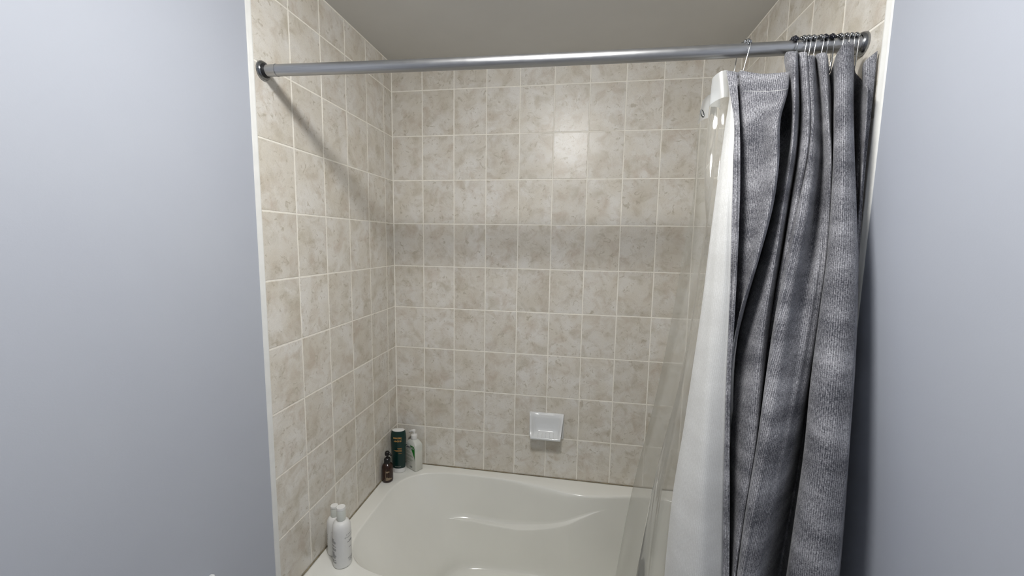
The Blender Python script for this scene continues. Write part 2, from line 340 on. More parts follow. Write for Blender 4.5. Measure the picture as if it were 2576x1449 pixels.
# everything below is laid out with z measured from the tub rim and lifted onto the floor by this offset
def Z(z): return z + RIM
CURTAIN_COLUMNS = [
 [(1.2411,-0.8,1.5388),(1.2378,-0.8266,1.4825),(1.2385,-0.8502,1.4073),(1.2365,-0.8805,1.3134),(1.2347,-0.9021,1.2194),(1.2339,-0.9152,1.1067),(1.2322,-0.9277,0.9752),(1.2291,-0.9415,0.8437),(1.2316,-0.9625,0.6934),(1.2354,-0.9804,0.5431),(1.239,-0.9964,0.3928),(1.2409,-1.0052,0.2424),(1.2429,-1.0139,0.0921),(1.2449,-1.0227,-0.0582),(1.2466,-1.0303,-0.1897),(1.2485,-1.039,-0.34)],
 [(1.2305,-0.797,1.5423),(1.23,-0.8239,1.4858),(1.2335,-0.8474,1.4105),(1.2298,-0.8777,1.3164),(1.2275,-0.8998,1.2223),(1.2278,-0.9128,1.1094),(1.2275,-0.9255,0.9776),(1.2257,-0.939,0.8458),(1.2272,-0.96,0.6953),(1.23,-0.9779,0.5447),(1.2328,-0.9942,0.3941),(1.2343,-1.0029,0.2435),(1.2358,-1.0116,0.0929),(1.2373,-1.0203,-0.0577),(1.2386,-1.028,-0.1894),(1.2401,-1.0367,-0.34)],
 [(1.2203,-0.793,1.5452),(1.2227,-0.8195,1.4887),(1.2292,-0.8429,1.4132),(1.2237,-0.8731,1.319),(1.2209,-0.8956,1.2247),(1.2223,-0.9085,1.1116),(1.2233,-0.9212,0.9796),(1.2231,-0.9346,0.8477),(1.2235,-0.9554,0.6969),(1.2253,-0.9734,0.5461),(1.2273,-0.9899,0.3952),(1.2284,-0.9985,0.2444),(1.2294,-1.0072,0.0936),(1.2305,-1.0159,-0.0572),(1.2314,-1.0235,-0.1892),(1.2325,-1.0321,-0.34)],
 [(1.2263,-0.785,1.5471),(1.2246,-0.8154,1.4905),(1.2241,-0.8376,1.415),(1.2154,-0.8663,1.3207),(1.2083,-0.8896,1.2263),(1.2048,-0.9038,1.1131),(1.2005,-0.9193,0.981),(1.1939,-0.9361,0.8489),(1.185,-0.9605,0.6979),(1.1785,-0.9816,0.5469),(1.1762,-1.0011,0.396),(1.1743,-1.0113,0.245),(1.1723,-1.0215,0.094),(1.1704,-1.0317,-0.0569),(1.1686,-1.0407,-0.189),(1.1667,-1.0509,-0.34)],
 [(1.2329,-0.775,1.5507),(1.2299,-0.8008,1.494),(1.222,-0.8221,1.4183),(1.2099,-0.8495,1.3238),(1.1994,-0.871,1.2293),(1.1928,-0.8804,1.1158),(1.1855,-0.8913,0.9835),(1.175,-0.9034,0.8511),(1.1602,-0.9232,0.6999),(1.1457,-0.9427,0.5486),(1.139,-0.9621,0.3974),(1.1345,-0.9733,0.2461),(1.1302,-0.983,0.0949),(1.1259,-0.9927,-0.0564),(1.1221,-1.0011,-0.1887),(1.1178,-1.0108,-0.34)],
 [(1.2396,-0.765,1.5533),(1.2345,-0.7861,1.4965),(1.224,-0.8036,1.4208),(1.2103,-0.83,1.3261),(1.198,-0.8506,1.2314),(1.19,-0.8568,1.1178),(1.1815,-0.8639,0.9853),(1.1697,-0.8713,0.8528),(1.1541,-0.8838,0.7013),(1.137,-0.895,0.5499),(1.1286,-0.9051,0.3984),(1.1241,-0.9126,0.2469),(1.1198,-0.9176,0.0955),(1.1154,-0.9227,-0.056),(1.1116,-0.9271,-0.1885),(1.1073,-0.9322,-0.34)],
 [(1.2521,-0.76,1.5537),(1.2579,-0.7738,1.4969),(1.2475,-0.7905,1.4212),(1.2352,-0.8116,1.3265),(1.2265,-0.8197,1.2318),(1.2185,-0.8264,1.1182),(1.2108,-0.8317,0.9856),(1.2004,-0.8353,0.853),(1.1877,-0.8412,0.7015),(1.1714,-0.8476,0.55),(1.1625,-0.8548,0.3985),(1.1587,-0.8609,0.2471),(1.1549,-0.8645,0.0956),(1.151,-0.8681,-0.0559),(1.1477,-0.8712,-0.1885),(1.1439,-0.8748,-0.34)],
 [(1.2595,-0.765,1.5514),(1.2761,-0.7768,1.4947),(1.2727,-0.7924,1.419),(1.2676,-0.8122,1.3245),(1.2651,-0.8199,1.2299),(1.262,-0.8266,1.1164),(1.2583,-0.8338,0.984),(1.2514,-0.8405,0.8516),(1.2489,-0.8466,0.7003),(1.245,-0.8532,0.549),(1.2449,-0.8605,0.3977),(1.2461,-0.8664,0.2463),(1.2462,-0.8701,0.095),(1.2462,-0.8738,-0.0563),(1.2463,-0.877,-0.1887),(1.2463,-0.8806,-0.34)],
 [(1.2477,-0.79,1.5433),(1.2509,-0.8012,1.4868),(1.2545,-0.8113,1.4114),(1.2591,-0.8239,1.3173),(1.2582,-0.8388,1.2231),(1.2566,-0.857,1.1101),(1.2562,-0.865,0.9783),(1.2604,-0.8641,0.8465),(1.269,-0.8635,0.6958),(1.2763,-0.8703,0.5451),(1.2836,-0.8769,0.3945),(1.289,-0.8818,0.2438),(1.2926,-0.8851,0.0932),(1.2963,-0.8884,-0.0575),(1.2995,-0.8914,-0.1893),(1.3032,-0.8947,-0.34)],
 [(1.2513,-0.8,1.541),(1.2526,-0.816,1.4846),(1.2554,-0.8281,1.4093),(1.259,-0.8435,1.3153),(1.2577,-0.8588,1.2212),(1.2555,-0.8774,1.1084),(1.2534,-0.8827,0.9767),(1.2571,-0.8776,0.845),(1.2668,-0.8728,0.6946),(1.2747,-0.8779,0.5441),(1.2826,-0.8829,0.3936),(1.2882,-0.8864,0.2431),(1.2922,-0.8889,0.0926),(1.2961,-0.8914,-0.0578),(1.2996,-0.8936,-0.1895),(1.3035,-0.8961,-0.34)],
 [(1.2902,-0.81,1.5292),(1.2863,-0.8458,1.4731),(1.2814,-0.8564,1.3983),(1.2851,-0.8695,1.3049),(1.2777,-0.8833,1.2114),(1.2641,-0.8998,1.0993),(1.255,-0.8943,0.9684),(1.2559,-0.8791,0.8376),(1.2673,-0.872,0.688),(1.276,-0.8754,0.5385),(1.2847,-0.8786,0.389),(1.2909,-0.8809,0.2394),(1.2952,-0.8826,0.0899),(1.2995,-0.8842,-0.0596),(1.3033,-0.8856,-0.1905),(1.3076,-0.8873,-0.34)],
 [(1.3349,-0.825,1.5247),(1.3183,-0.866,1.4688),(1.2939,-0.9013,1.3942),(1.2952,-0.9141,1.301),(1.2849,-0.9188,1.2077),(1.2648,-0.9237,1.0958),(1.2427,-0.9166,0.9653),(1.2396,-0.9001,0.8348),(1.2526,-0.8861,0.6856),(1.2618,-0.8878,0.5364),(1.2708,-0.8894,0.3872),(1.2769,-0.8905,0.2381),(1.2814,-0.8913,0.0889),(1.2859,-0.8921,-0.0603),(1.2899,-0.8929,-0.1908),(1.2944,-0.8937,-0.34)],
 [(1.3546,-0.805,1.5358),(1.3325,-0.8469,1.4795),(1.3065,-0.8855,1.4045),(1.3037,-0.9023,1.3107),(1.2963,-0.9074,1.2169),(1.2769,-0.9108,1.1044),(1.2546,-0.9034,0.9731),(1.2496,-0.8874,0.8418),(1.2631,-0.8719,0.6917),(1.2719,-0.8753,0.5416),(1.2805,-0.8785,0.3916),(1.2867,-0.8809,0.2415),(1.291,-0.8825,0.0914),(1.2953,-0.8842,-0.0586),(1.299,-0.8856,-0.1899),(1.3033,-0.8873,-0.34)],
 [(1.3563,-0.768,1.5635),(1.3695,-0.762,1.5064),(1.3589,-0.7617,1.4303),(1.3516,-0.7896,1.3351),(1.3445,-0.8,1.2399),(1.3266,-0.8,1.1257),(1.3013,-0.8,0.9925),(1.2815,-0.8,0.8592),(1.2841,-0.812,0.7069),(1.2901,-0.8243,0.5546),(1.2959,-0.8365,0.4024),(1.3007,-0.8468,0.2501),(1.3036,-0.8529,0.0978),(1.3064,-0.859,-0.0545),(1.3089,-0.8643,-0.1877),(1.3118,-0.8704,-0.34)],
 [(1.3379,-0.815,1.5719),(1.3523,-0.7994,1.5146),(1.3682,-0.7857,1.4381),(1.3567,-0.8173,1.3425),(1.3382,-0.835,1.2469),(1.3168,-0.8443,1.1322),(1.29,-0.8532,0.9983),(1.273,-0.8616,0.8645),(1.2605,-0.8956,0.7116),(1.2594,-0.9198,0.5586),(1.2627,-0.9365,0.4056),(1.2647,-0.9466,0.2527),(1.2662,-0.9549,0.0997),(1.2677,-0.9633,-0.0532),(1.2691,-0.9706,-0.187),(1.2706,-0.9789,-0.34)],
 [(1.3464,-0.835,1.5645),(1.3458,-0.8445,1.5074),(1.3457,-0.8562,1.4312),(1.3416,-0.8699,1.336),(1.3295,-0.8839,1.2408),(1.3155,-0.901,1.1265),(1.2981,-0.9206,0.9932),(1.2867,-0.9398,0.8599),(1.2778,-0.9611,0.7075),(1.2611,-0.9768,0.5551),(1.2497,-0.9906,0.4028),(1.2423,-0.9978,0.2504),(1.2348,-1.0049,0.098),(1.2274,-1.0121,-0.0543),(1.2209,-1.0184,-0.1876),(1.2134,-1.0256,-0.34)],
 [(1.36,-0.815,1.5715),(1.361,-0.8245,1.5142),(1.3618,-0.8361,1.4377),(1.358,-0.8495,1.3422),(1.346,-0.8633,1.2466),(1.3321,-0.8802,1.1319),(1.3148,-0.8995,0.9981),(1.3029,-0.9184,0.8643),(1.2942,-0.9394,0.7114),(1.2783,-0.9554,0.5584),(1.2661,-0.9695,0.4055),(1.2586,-0.9768,0.2526),(1.2512,-0.9839,0.0997),(1.2438,-0.9909,-0.0533),(1.2374,-0.9971,-0.1871),(1.23,-1.0041,-0.34)],
 [(1.3812,-0.77,1.5721),(1.3944,-0.7659,1.5147),(1.4019,-0.765,1.4382),(1.402,-0.765,1.3426),(1.395,-0.7678,1.247),(1.3866,-0.7721,1.1323),(1.3746,-0.7796,0.9984),(1.3651,-0.7895,0.8646),(1.3561,-0.8107,0.7116),(1.3448,-0.8275,0.5587),(1.3323,-0.8348,0.4057),(1.3245,-0.841,0.2527),(1.3188,-0.8447,0.0998),(1.313,-0.8483,-0.0532),(1.3079,-0.8515,-0.187),(1.3021,-0.8551,-0.34)],
 [(1.3627,-0.815,1.5689),(1.3701,-0.8226,1.5116),(1.3772,-0.8292,1.4352),(1.3699,-0.8504,1.3398),(1.3565,-0.8661,1.2444),(1.3426,-0.8782,1.1298),(1.3304,-0.8822,0.9962),(1.3294,-0.8716,0.8626),(1.3318,-0.8616,0.7099),(1.3236,-0.8649,0.5572),(1.3135,-0.8682,0.4045),(1.3072,-0.8707,0.2517),(1.3021,-0.8724,0.099),(1.2971,-0.874,-0.0537),(1.2927,-0.8754,-0.1873),(1.2876,-0.8771,-0.34)],
 [(1.3719,-0.825,1.5658),(1.3752,-0.8345,1.5086),(1.3816,-0.8436,1.4324),(1.375,-0.8653,1.3371),(1.3612,-0.88,1.2418),(1.3443,-0.8898,1.1274),(1.3322,-0.8868,0.994),(1.3305,-0.8714,0.8606),(1.3287,-0.8616,0.7082),(1.3182,-0.8649,0.5557),(1.3075,-0.8682,0.4032),(1.3004,-0.8707,0.2508),(1.2951,-0.8724,0.0983),(1.2897,-0.874,-0.0541),(1.285,-0.8754,-0.1875),(1.2797,-0.877,-0.34)],
 [(1.4008,-0.77,1.571),(1.4167,-0.7659,1.5137),(1.4297,-0.765,1.4373),(1.4307,-0.765,1.3417),(1.4217,-0.7678,1.2462),(1.4073,-0.7722,1.1315),(1.39,-0.7797,0.9977),(1.3762,-0.7896,0.864),(1.3604,-0.8109,0.7111),(1.3448,-0.8276,0.5582),(1.3316,-0.8348,0.4053),(1.3225,-0.841,0.2524),(1.3163,-0.8447,0.0995),(1.3101,-0.8483,-0.0533),(1.3047,-0.8515,-0.1871),(1.2984,-0.8551,-0.34)],
 [(1.3805,-0.82,1.5599),(1.3842,-0.8292,1.5029),(1.3904,-0.8389,1.4269),(1.3788,-0.8687,1.3319),(1.3601,-0.8933,1.2369),(1.3363,-0.9181,1.1229),(1.3124,-0.9417,0.9899),(1.296,-0.9612,0.8569),(1.2801,-0.983,0.7049),(1.2624,-0.9984,0.5529),(1.25,-1.0115,0.401),(1.2421,-1.0189,0.249),(1.2342,-1.0262,0.097),(1.2263,-1.0336,-0.055),(1.2194,-1.04,-0.188),(1.2114,-1.0474,-0.34)],
 [(1.3933,-0.815,1.5621),(1.3919,-0.8273,1.5051),(1.3955,-0.8387,1.429),(1.3848,-0.8713,1.3339),(1.3684,-0.8978,1.2388),(1.3476,-0.9228,1.1247),(1.3242,-0.949,0.9915),(1.3064,-0.9716,0.8584),(1.2881,-0.9937,0.7062),(1.2693,-1.0091,0.554),(1.2548,-1.022,0.4018),(1.2459,-1.0294,0.2497),(1.237,-1.0369,0.0975),(1.2281,-1.0443,-0.0547),(1.2203,-1.0509,-0.1878),(1.2114,-1.0583,-0.34)],
 [(1.4133,-0.78,1.5723),(1.4224,-0.7867,1.515),(1.4295,-0.7969,1.4385),(1.4304,-0.8137,1.3429),(1.421,-0.836,1.2472),(1.4028,-0.8669,1.1325),(1.3745,-0.9092,0.9986),(1.3456,-0.9529,0.8648),(1.3179,-0.9868,0.7118),(1.2962,-1.0036,0.5588),(1.2774,-1.0167,0.4058),(1.2669,-1.0242,0.2528),(1.2564,-1.0317,0.0998),(1.2458,-1.0391,-0.0531),(1.2367,-1.0457,-0.187),(1.2261,-1.0531,-0.34)],
 [(1.4042,-0.815,1.5658),(1.4119,-0.8227,1.5086),(1.4207,-0.8292,1.4323),(1.4249,-0.8442,1.3371),(1.4196,-0.8642,1.2418),(1.4063,-0.891,1.1274),(1.3863,-0.9204,0.994),(1.3664,-0.9457,0.8606),(1.343,-0.9673,0.7082),(1.3224,-0.9801,0.5557),(1.3017,-0.9908,0.4032),(1.2913,-0.9965,0.2508),(1.2808,-1.0022,0.0983),(1.2704,-1.0079,-0.0541),(1.2612,-1.013,-0.1875),(1.2508,-1.0187,-0.34)],
 [(1.4129,-0.825,1.5618),(1.4157,-0.8327,1.5048),(1.422,-0.8393,1.4287),(1.424,-0.8613,1.3336),(1.4222,-0.8793,1.2385),(1.4162,-0.8966,1.1244),(1.4039,-0.9141,0.9913),(1.3896,-0.9286,0.8582),(1.3691,-0.9425,0.706),(1.3509,-0.9495,0.5539),(1.3301,-0.9548,0.4017),(1.3203,-0.9576,0.2496),(1.3108,-0.9603,0.0974),(1.3014,-0.963,-0.0547),(1.2931,-0.9654,-0.1879),(1.2836,-0.9681,-0.34)],
 [(1.4496,-0.775,1.5315),(1.4617,-0.7743,1.4753),(1.4666,-0.7793,1.4005),(1.4725,-0.7857,1.3069),(1.4716,-0.795,1.2133),(1.4672,-0.8062,1.101),(1.4565,-0.8198,0.97),(1.4438,-0.8361,0.839),(1.4264,-0.862,0.6893),(1.4108,-0.8753,0.5396),(1.3965,-0.8828,0.3899),(1.3873,-0.8877,0.2402),(1.3804,-0.8914,0.0904),(1.3734,-0.8952,-0.0593),(1.3673,-0.8985,-0.1903),(1.3604,-0.9023,-0.34)],
 [(1.4457,-0.795,1.5456),(1.4449,-0.8114,1.489),(1.4454,-0.8213,1.4136),(1.444,-0.8375,1.3193),(1.4406,-0.8517,1.225),(1.4336,-0.8684,1.1119),(1.4204,-0.8874,0.9799),(1.4096,-0.9039,0.8479),(1.4039,-0.9175,0.6971),(1.3941,-0.9266,0.5462),(1.3839,-0.9346,0.3954),(1.3786,-0.9388,0.2445),(1.3735,-0.9429,0.0937),(1.3683,-0.9469,-0.0572),(1.3639,-0.9504,-0.1892),(1.3587,-0.9545,-0.34)],
 [(1.4335,-0.835,1.5605),(1.4305,-0.8464,1.5035),(1.4292,-0.858,1.4275),(1.4261,-0.8772,1.3325),(1.422,-0.8942,1.2374),(1.415,-0.9118,1.1234),(1.4001,-0.9344,0.9904),(1.3864,-0.9569,0.8573),(1.3758,-0.979,0.7053),(1.3635,-0.9913,0.5533),(1.3528,-1.0015,0.4012),(1.3467,-1.0074,0.2492),(1.3406,-1.0133,0.0971),(1.3344,-1.0192,-0.0549),(1.329,-1.0243,-0.188),(1.3229,-1.0302,-0.34)],
 [(1.4391,-0.845,1.572),(1.4379,-0.8556,1.5147),(1.4367,-0.8694,1.4382),(1.433,-0.8919,1.3426),(1.4291,-0.9145,1.247),(1.4243,-0.9378,1.1323),(1.4137,-0.964,0.9984),(1.403,-0.9888,0.8646),(1.3914,-1.0158,0.7116),(1.3814,-1.0317,0.5587),(1.3736,-1.0438,0.4057),(1.3686,-1.0517,0.2527),(1.3635,-1.0597,0.0998),(1.3585,-1.0676,-0.0532),(1.3541,-1.0746,-0.187),(1.3491,-1.0825,-0.34)],
 [(1.4549,-0.838,1.5767),(1.4548,-0.8477,1.5192),(1.4552,-0.86,1.4425),(1.4536,-0.8813,1.3467),(1.4517,-0.9049,1.2508),(1.4505,-0.9308,1.1358),(1.445,-0.9585,1.0017),(1.4386,-0.9835,0.8675),(1.4287,-1.0107,0.7142),(1.4233,-1.0267,0.5608),(1.4188,-1.0389,0.4075),(1.4159,-1.0469,0.2542),(1.4131,-1.0549,0.1008),(1.4103,-1.0629,-0.0525),(1.4078,-1.0699,-0.1867),(1.405,-1.0779,-0.34)],
 [(1.4713,-0.815,1.5844),(1.4714,-0.8237,1.5267),(1.4721,-0.835,1.4497),(1.4722,-0.8533,1.3535),(1.4718,-0.8742,1.2573),(1.4713,-0.8994,1.1418),(1.465,-0.9287,1.0071),(1.4573,-0.9563,0.8724),(1.4478,-0.9833,0.7184),(1.4425,-0.9997,0.5645),(1.4377,-1.0126,0.4105),(1.435,-1.0205,0.2566),(1.4323,-1.0283,0.1026),(1.4296,-1.0361,-0.0513),(1.4272,-1.0429,-0.186),(1.4245,-1.0507,-0.34)],
 [(1.5015,-0.775,1.5395),(1.5077,-0.7722,1.4831),(1.5113,-0.7799,1.4079),(1.511,-0.7993,1.3139),(1.5144,-0.8148,1.22),(1.5158,-0.8333,1.1072),(1.5129,-0.8553,0.9756),(1.5088,-0.8761,0.8441),(1.503,-0.8966,0.6937),(1.5003,-0.9092,0.5434),(1.4972,-0.92,0.393),(1.4958,-0.9255,0.2426),(1.4945,-0.9309,0.0923),(1.4932,-0.9364,-0.0581),(1.4921,-0.9412,-0.1896),(1.4908,-0.9467,-0.34)],
 [(1.5053,-0.795,1.5128),(1.4999,-0.8119,1.4572),(1.5023,-0.8167,1.3831),(1.5056,-0.8207,1.2905),(1.5084,-0.8246,1.1978),(1.5123,-0.8291,1.0866),(1.5129,-0.842,0.957),(1.5125,-0.8533,0.8273),(1.5118,-0.862,0.679),(1.5112,-0.8704,0.5308),(1.5106,-0.8788,0.3826),(1.5103,-0.8836,0.2344),(1.5101,-0.8877,0.0861),(1.5098,-0.8919,-0.0621),(1.5095,-0.8956,-0.1918),(1.5092,-0.8998,-0.34)],
 [(1.48,-0.8664,1.4668),(1.4837,-0.8649,1.4126),(1.484,-0.8691,1.3404),(1.484,-0.8743,1.25),(1.484,-0.8788,1.1597),(1.484,-0.8852,1.0513),(1.484,-0.8956,0.9248),(1.484,-0.9037,0.7983),(1.484,-0.9121,0.6538),(1.484,-0.9205,0.5092),(1.484,-0.928,0.3647),(1.484,-0.9322,0.2201),(1.484,-0.9364,0.0756),(1.484,-0.9406,-0.069),(1.484,-0.9443,-0.1955),(1.484,-0.9485,-0.34)],
 [(1.492,-0.84,1.4845),(1.4959,-0.8408,1.4298),(1.497,-0.8447,1.3568),(1.497,-0.8501,1.2656),(1.497,-0.8547,1.1743),(1.497,-0.8605,1.0649),(1.497,-0.87,0.9372),(1.497,-0.8784,0.8094),(1.497,-0.8868,0.6635),(1.497,-0.8953,0.5175),(1.497,-0.9036,0.3716),(1.497,-0.9078,0.2256),(1.497,-0.9121,0.0796),(1.497,-0.9163,-0.0663),(1.497,-0.92,-0.194),(1.497,-0.9243,-0.34)],
 [(1.5327,-0.752,1.5363),(1.5305,-0.7625,1.48),(1.5318,-0.7662,1.4049),(1.5342,-0.77,1.3111),(1.5356,-0.7738,1.2173),(1.538,-0.7783,1.1047),(1.541,-0.7862,0.9734),(1.5432,-0.7952,0.8421),(1.5423,-0.8054,0.692),(1.5415,-0.8155,0.5419),(1.5408,-0.8254,0.3918),(1.5403,-0.8326,0.2416),(1.5399,-0.8376,0.0915),(1.5396,-0.8426,-0.0586),(1.5392,-0.8469,-0.1899),(1.5389,-0.8518,-0.34)],
 [(1.488,-0.8351,1.538),(1.4933,-0.8346,1.4817),(1.494,-0.8345,1.4065),(1.494,-0.8353,1.3126),(1.494,-0.8391,1.2187),(1.494,-0.8453,1.1061),(1.494,-0.8533,0.9746),(1.494,-0.8609,0.8431),(1.494,-0.8686,0.6929),(1.494,-0.8763,0.5427),(1.494,-0.884,0.3924),(1.494,-0.8886,0.2422),(1.494,-0.8925,0.0919),(1.494,-0.8963,-0.0583),(1.494,-0.8997,-0.1898),(1.494,-0.9036,-0.34)],
 [(1.508,-0.8354,1.5562),(1.508,-0.8372,1.4993),(1.508,-0.8381,1.4235),(1.508,-0.8391,1.3287),(1.508,-0.8424,1.2339),(1.508,-0.8489,1.1201),(1.508,-0.8571,0.9874),(1.508,-0.8651,0.8546),(1.508,-0.8732,0.7029),(1.508,-0.8812,0.5512),(1.508,-0.8893,0.3995),(1.508,-0.8941,0.2478),(1.508,-0.8982,0.0961),(1.508,-0.9022,-0.0556),(1.508,-0.9057,-0.1883),(1.508,-0.9098,-0.34)],
]
LINER_COLUMNS = [
 [(1.195,-0.7,1.5107),(1.1862,-0.7044,1.4588),(1.1851,-0.7101,1.3895),(1.1843,-0.715,1.303),(1.1808,-0.7097,1.2165),(1.1715,-0.6963,1.1126),(1.1617,-0.6814,0.9915),(1.1509,-0.6673,0.8703),(1.1354,-0.6546,0.7319),(1.1155,-0.6448,0.5934),(1.0927,-0.6354,0.455),(1.0735,-0.6265,0.3165),(1.0587,-0.6179,0.1781),(1.0455,-0.6097,0.0396),(1.0384,-0.6059,-0.0815),(1.0303,-0.6015,-0.22)],
 [(1.2124,-0.69,1.5272),(1.2018,-0.6923,1.4748),(1.1989,-0.696,1.4049),(1.1988,-0.7,1.3175),(1.2032,-0.696,1.2302),(1.2045,-0.6813,1.1253),(1.1967,-0.665,1.003),(1.1855,-0.6495,0.8807),(1.1685,-0.6356,0.741),(1.1474,-0.6258,0.6012),(1.1241,-0.6164,0.4614),(1.106,-0.6074,0.3216),(1.0911,-0.5988,0.1819),(1.0777,-0.5903,0.0421),(1.0707,-0.5863,-0.0802),(1.0629,-0.582,-0.22)],
 [(1.23,-0.7,1.5388),(1.236,-0.7,1.4861),(1.2372,-0.7,1.4157),(1.2339,-0.7,1.3278),(1.2302,-0.6978,1.2398),(1.2252,-0.6854,1.1343),(1.2203,-0.6715,1.0112),(1.2142,-0.6583,0.8881),(1.2047,-0.6456,0.7474),(1.1924,-0.6355,0.6067),(1.1763,-0.6259,0.4659),(1.1648,-0.6167,0.3252),(1.1583,-0.6078,0.1845),(1.1535,-0.5995,0.0438),(1.15,-0.5956,-0.0793),(1.1461,-0.5911,-0.22)],
 [(1.2288,-0.72,1.5482),(1.2289,-0.7216,1.4952),(1.2274,-0.7245,1.4244),(1.223,-0.7294,1.336),(1.218,-0.7345,1.2476),(1.2113,-0.7267,1.1415),(1.2058,-0.7135,1.0178),(1.2012,-0.6932,0.894),(1.1931,-0.6739,0.7525),(1.1809,-0.6607,0.6111),(1.1654,-0.648,0.4696),(1.1541,-0.6359,0.3281),(1.1481,-0.6244,0.1867),(1.1434,-0.614,0.0452),(1.14,-0.6088,-0.0785),(1.1361,-0.603,-0.22)],
 [(1.2018,-0.745,1.545),(1.1995,-0.7472,1.4921),(1.1954,-0.7568,1.4215),(1.1885,-0.7829,1.3332),(1.1892,-0.804,1.245),(1.2063,-0.7954,1.1391),(1.206,-0.7619,1.0155),(1.1987,-0.7293,0.892),(1.183,-0.7011,0.7508),(1.1629,-0.681,0.6096),(1.1437,-0.6619,0.4684),(1.1294,-0.6438,0.3272),(1.1179,-0.6268,0.186),(1.1076,-0.611,0.0448),(1.1022,-0.6034,-0.0788),(1.096,-0.5947,-0.22)],
 [(1.211,-0.758,1.5546),(1.2122,-0.7609,1.5014),(1.2119,-0.768,1.4304),(1.2025,-0.7944,1.3416),(1.1974,-0.8174,1.2529),(1.2071,-0.8124,1.1464),(1.2088,-0.7783,1.0222),(1.2052,-0.7448,0.898),(1.1948,-0.716,0.756),(1.1797,-0.6954,0.6141),(1.1647,-0.6759,0.4721),(1.1541,-0.6574,0.3301),(1.1476,-0.6401,0.1882),(1.142,-0.6249,0.0462),(1.1384,-0.6171,-0.078),(1.1343,-0.6082,-0.22)],
 [(1.2288,-0.764,1.5588),(1.2317,-0.769,1.5054),(1.2343,-0.7768,1.4343),(1.222,-0.8035,1.3453),(1.2112,-0.8273,1.2564),(1.2105,-0.8242,1.1497),(1.2143,-0.7897,1.0252),(1.2152,-0.7557,0.9006),(1.2116,-0.7266,0.7583),(1.2029,-0.7056,0.616),(1.1933,-0.6859,0.4737),(1.1874,-0.667,0.3314),(1.1875,-0.6494,0.1891),(1.1871,-0.6348,0.0468),(1.1859,-0.6268,-0.0777),(1.1846,-0.6177,-0.22)],
 [(1.2461,-0.752,1.5497),(1.2605,-0.744,1.4966),(1.2695,-0.7439,1.4258),(1.256,-0.77,1.3373),(1.2433,-0.792,1.2488),(1.2401,-0.7842,1.1427),(1.2451,-0.7508,1.0188),(1.2482,-0.718,0.8949),(1.2481,-0.6894,0.7533),(1.2431,-0.669,0.6117),(1.2357,-0.6497,0.4702),(1.2322,-0.6313,0.3286),(1.2346,-0.614,0.187),(1.2372,-0.5983,0.0455),(1.2373,-0.5906,-0.0784),(1.2374,-0.5817,-0.22)],
 [(1.2617,-0.735,1.5403),(1.2848,-0.7284,1.4875),(1.2981,-0.7233,1.4171),(1.2937,-0.7215,1.3291),(1.2893,-0.7182,1.2411),(1.2884,-0.7054,1.1355),(1.2879,-0.6911,1.0122),(1.2856,-0.6776,0.889),(1.2818,-0.6627,0.7482),(1.2757,-0.6485,0.6074),(1.267,-0.6349,0.4665),(1.2626,-0.6219,0.3257),(1.2642,-0.6095,0.1849),(1.266,-0.5985,0.044),(1.2657,-0.593,-0.0792),(1.2654,-0.5867,-0.22)],
 [(1.2895,-0.725,1.5371),(1.3141,-0.7166,1.4843),(1.3263,-0.7094,1.4141),(1.3234,-0.7041,1.3262),(1.3205,-0.6976,1.2384),(1.3201,-0.685,1.1329),(1.3202,-0.671,1.0099),(1.3184,-0.6577,0.8869),(1.3152,-0.643,0.7464),(1.31,-0.6289,0.6058),(1.3017,-0.6155,0.4653),(1.2979,-0.6026,0.3247),(1.2997,-0.5903,0.1841),(1.3022,-0.5791,0.0436),(1.3022,-0.5736,-0.0794),(1.3022,-0.5674,-0.22)],
 [(1.3266,-0.73,1.5299),(1.3431,-0.7253,1.4774),(1.3497,-0.7212,1.4074),(1.3465,-0.7175,1.3199),(1.3437,-0.7123,1.2324),(1.3435,-0.7009,1.1274),(1.344,-0.6881,1.0049),(1.3423,-0.6759,0.8824),(1.3399,-0.6617,0.7424),(1.3349,-0.6475,0.6025),(1.3282,-0.6339,0.4625),(1.3253,-0.6208,0.3225),(1.3289,-0.6084,0.1825),(1.3316,-0.598,0.0425),(1.332,-0.5924,-0.08),(1.3324,-0.5861,-0.22)],
 [(1.3784,-0.725,1.5294),(1.3849,-0.716,1.477),(1.3869,-0.7091,1.407),(1.3848,-0.7037,1.3195),(1.3832,-0.6968,1.232),(1.3843,-0.6842,1.1271),(1.386,-0.6702,1.0046),(1.3857,-0.6568,0.8822),(1.3845,-0.642,0.7422),(1.3806,-0.6279,0.6022),(1.3745,-0.6145,0.4623),(1.3725,-0.6015,0.3223),(1.3765,-0.5892,0.1824),(1.3802,-0.5784,0.0424),(1.3809,-0.5729,-0.08),(1.3818,-0.5666,-0.22)],
]
# ------------------------------------------------------------ the room
FRONT = -2.75
PX, PZ = 0.1524, 0.20217            # tile pitch
GR = 0.0040                         # joint width
BACK_D = 0.0055                     # tile thickness
def slab(name, dims, mat): return tag(boxo(name, dims, mat), kind='structure')
floor = slab('floor', (-.1, ROOM_W + .1, FRONT - .1, .1, -.08, 0), M['floor'])
ceiling = slab('ceiling', (-.1, ROOM_W + .1, FRONT - .1, .1, Z(CEIL), Z(CEIL) + .08), M['ceil'])
wall_back = slab('wall_back', (-.1, ROOM_W + .1, .0055, .1, 0, Z(CEIL)), M['paint'])
wall_left = slab('wall_left', (-.1, -.0055, FRONT, .0055, 0, Z(CEIL)), M['paint'])
wall_right = slab('wall_right', (ROOM_W + .0055, ROOM_W + .1, FRONT, .0055, 0, Z(CEIL)), M['paint'])
wall_front = slab('wall_front', (-.1, ROOM_W + .1, FRONT - .1, FRONT, 0, Z(CEIL)), M['paint'])

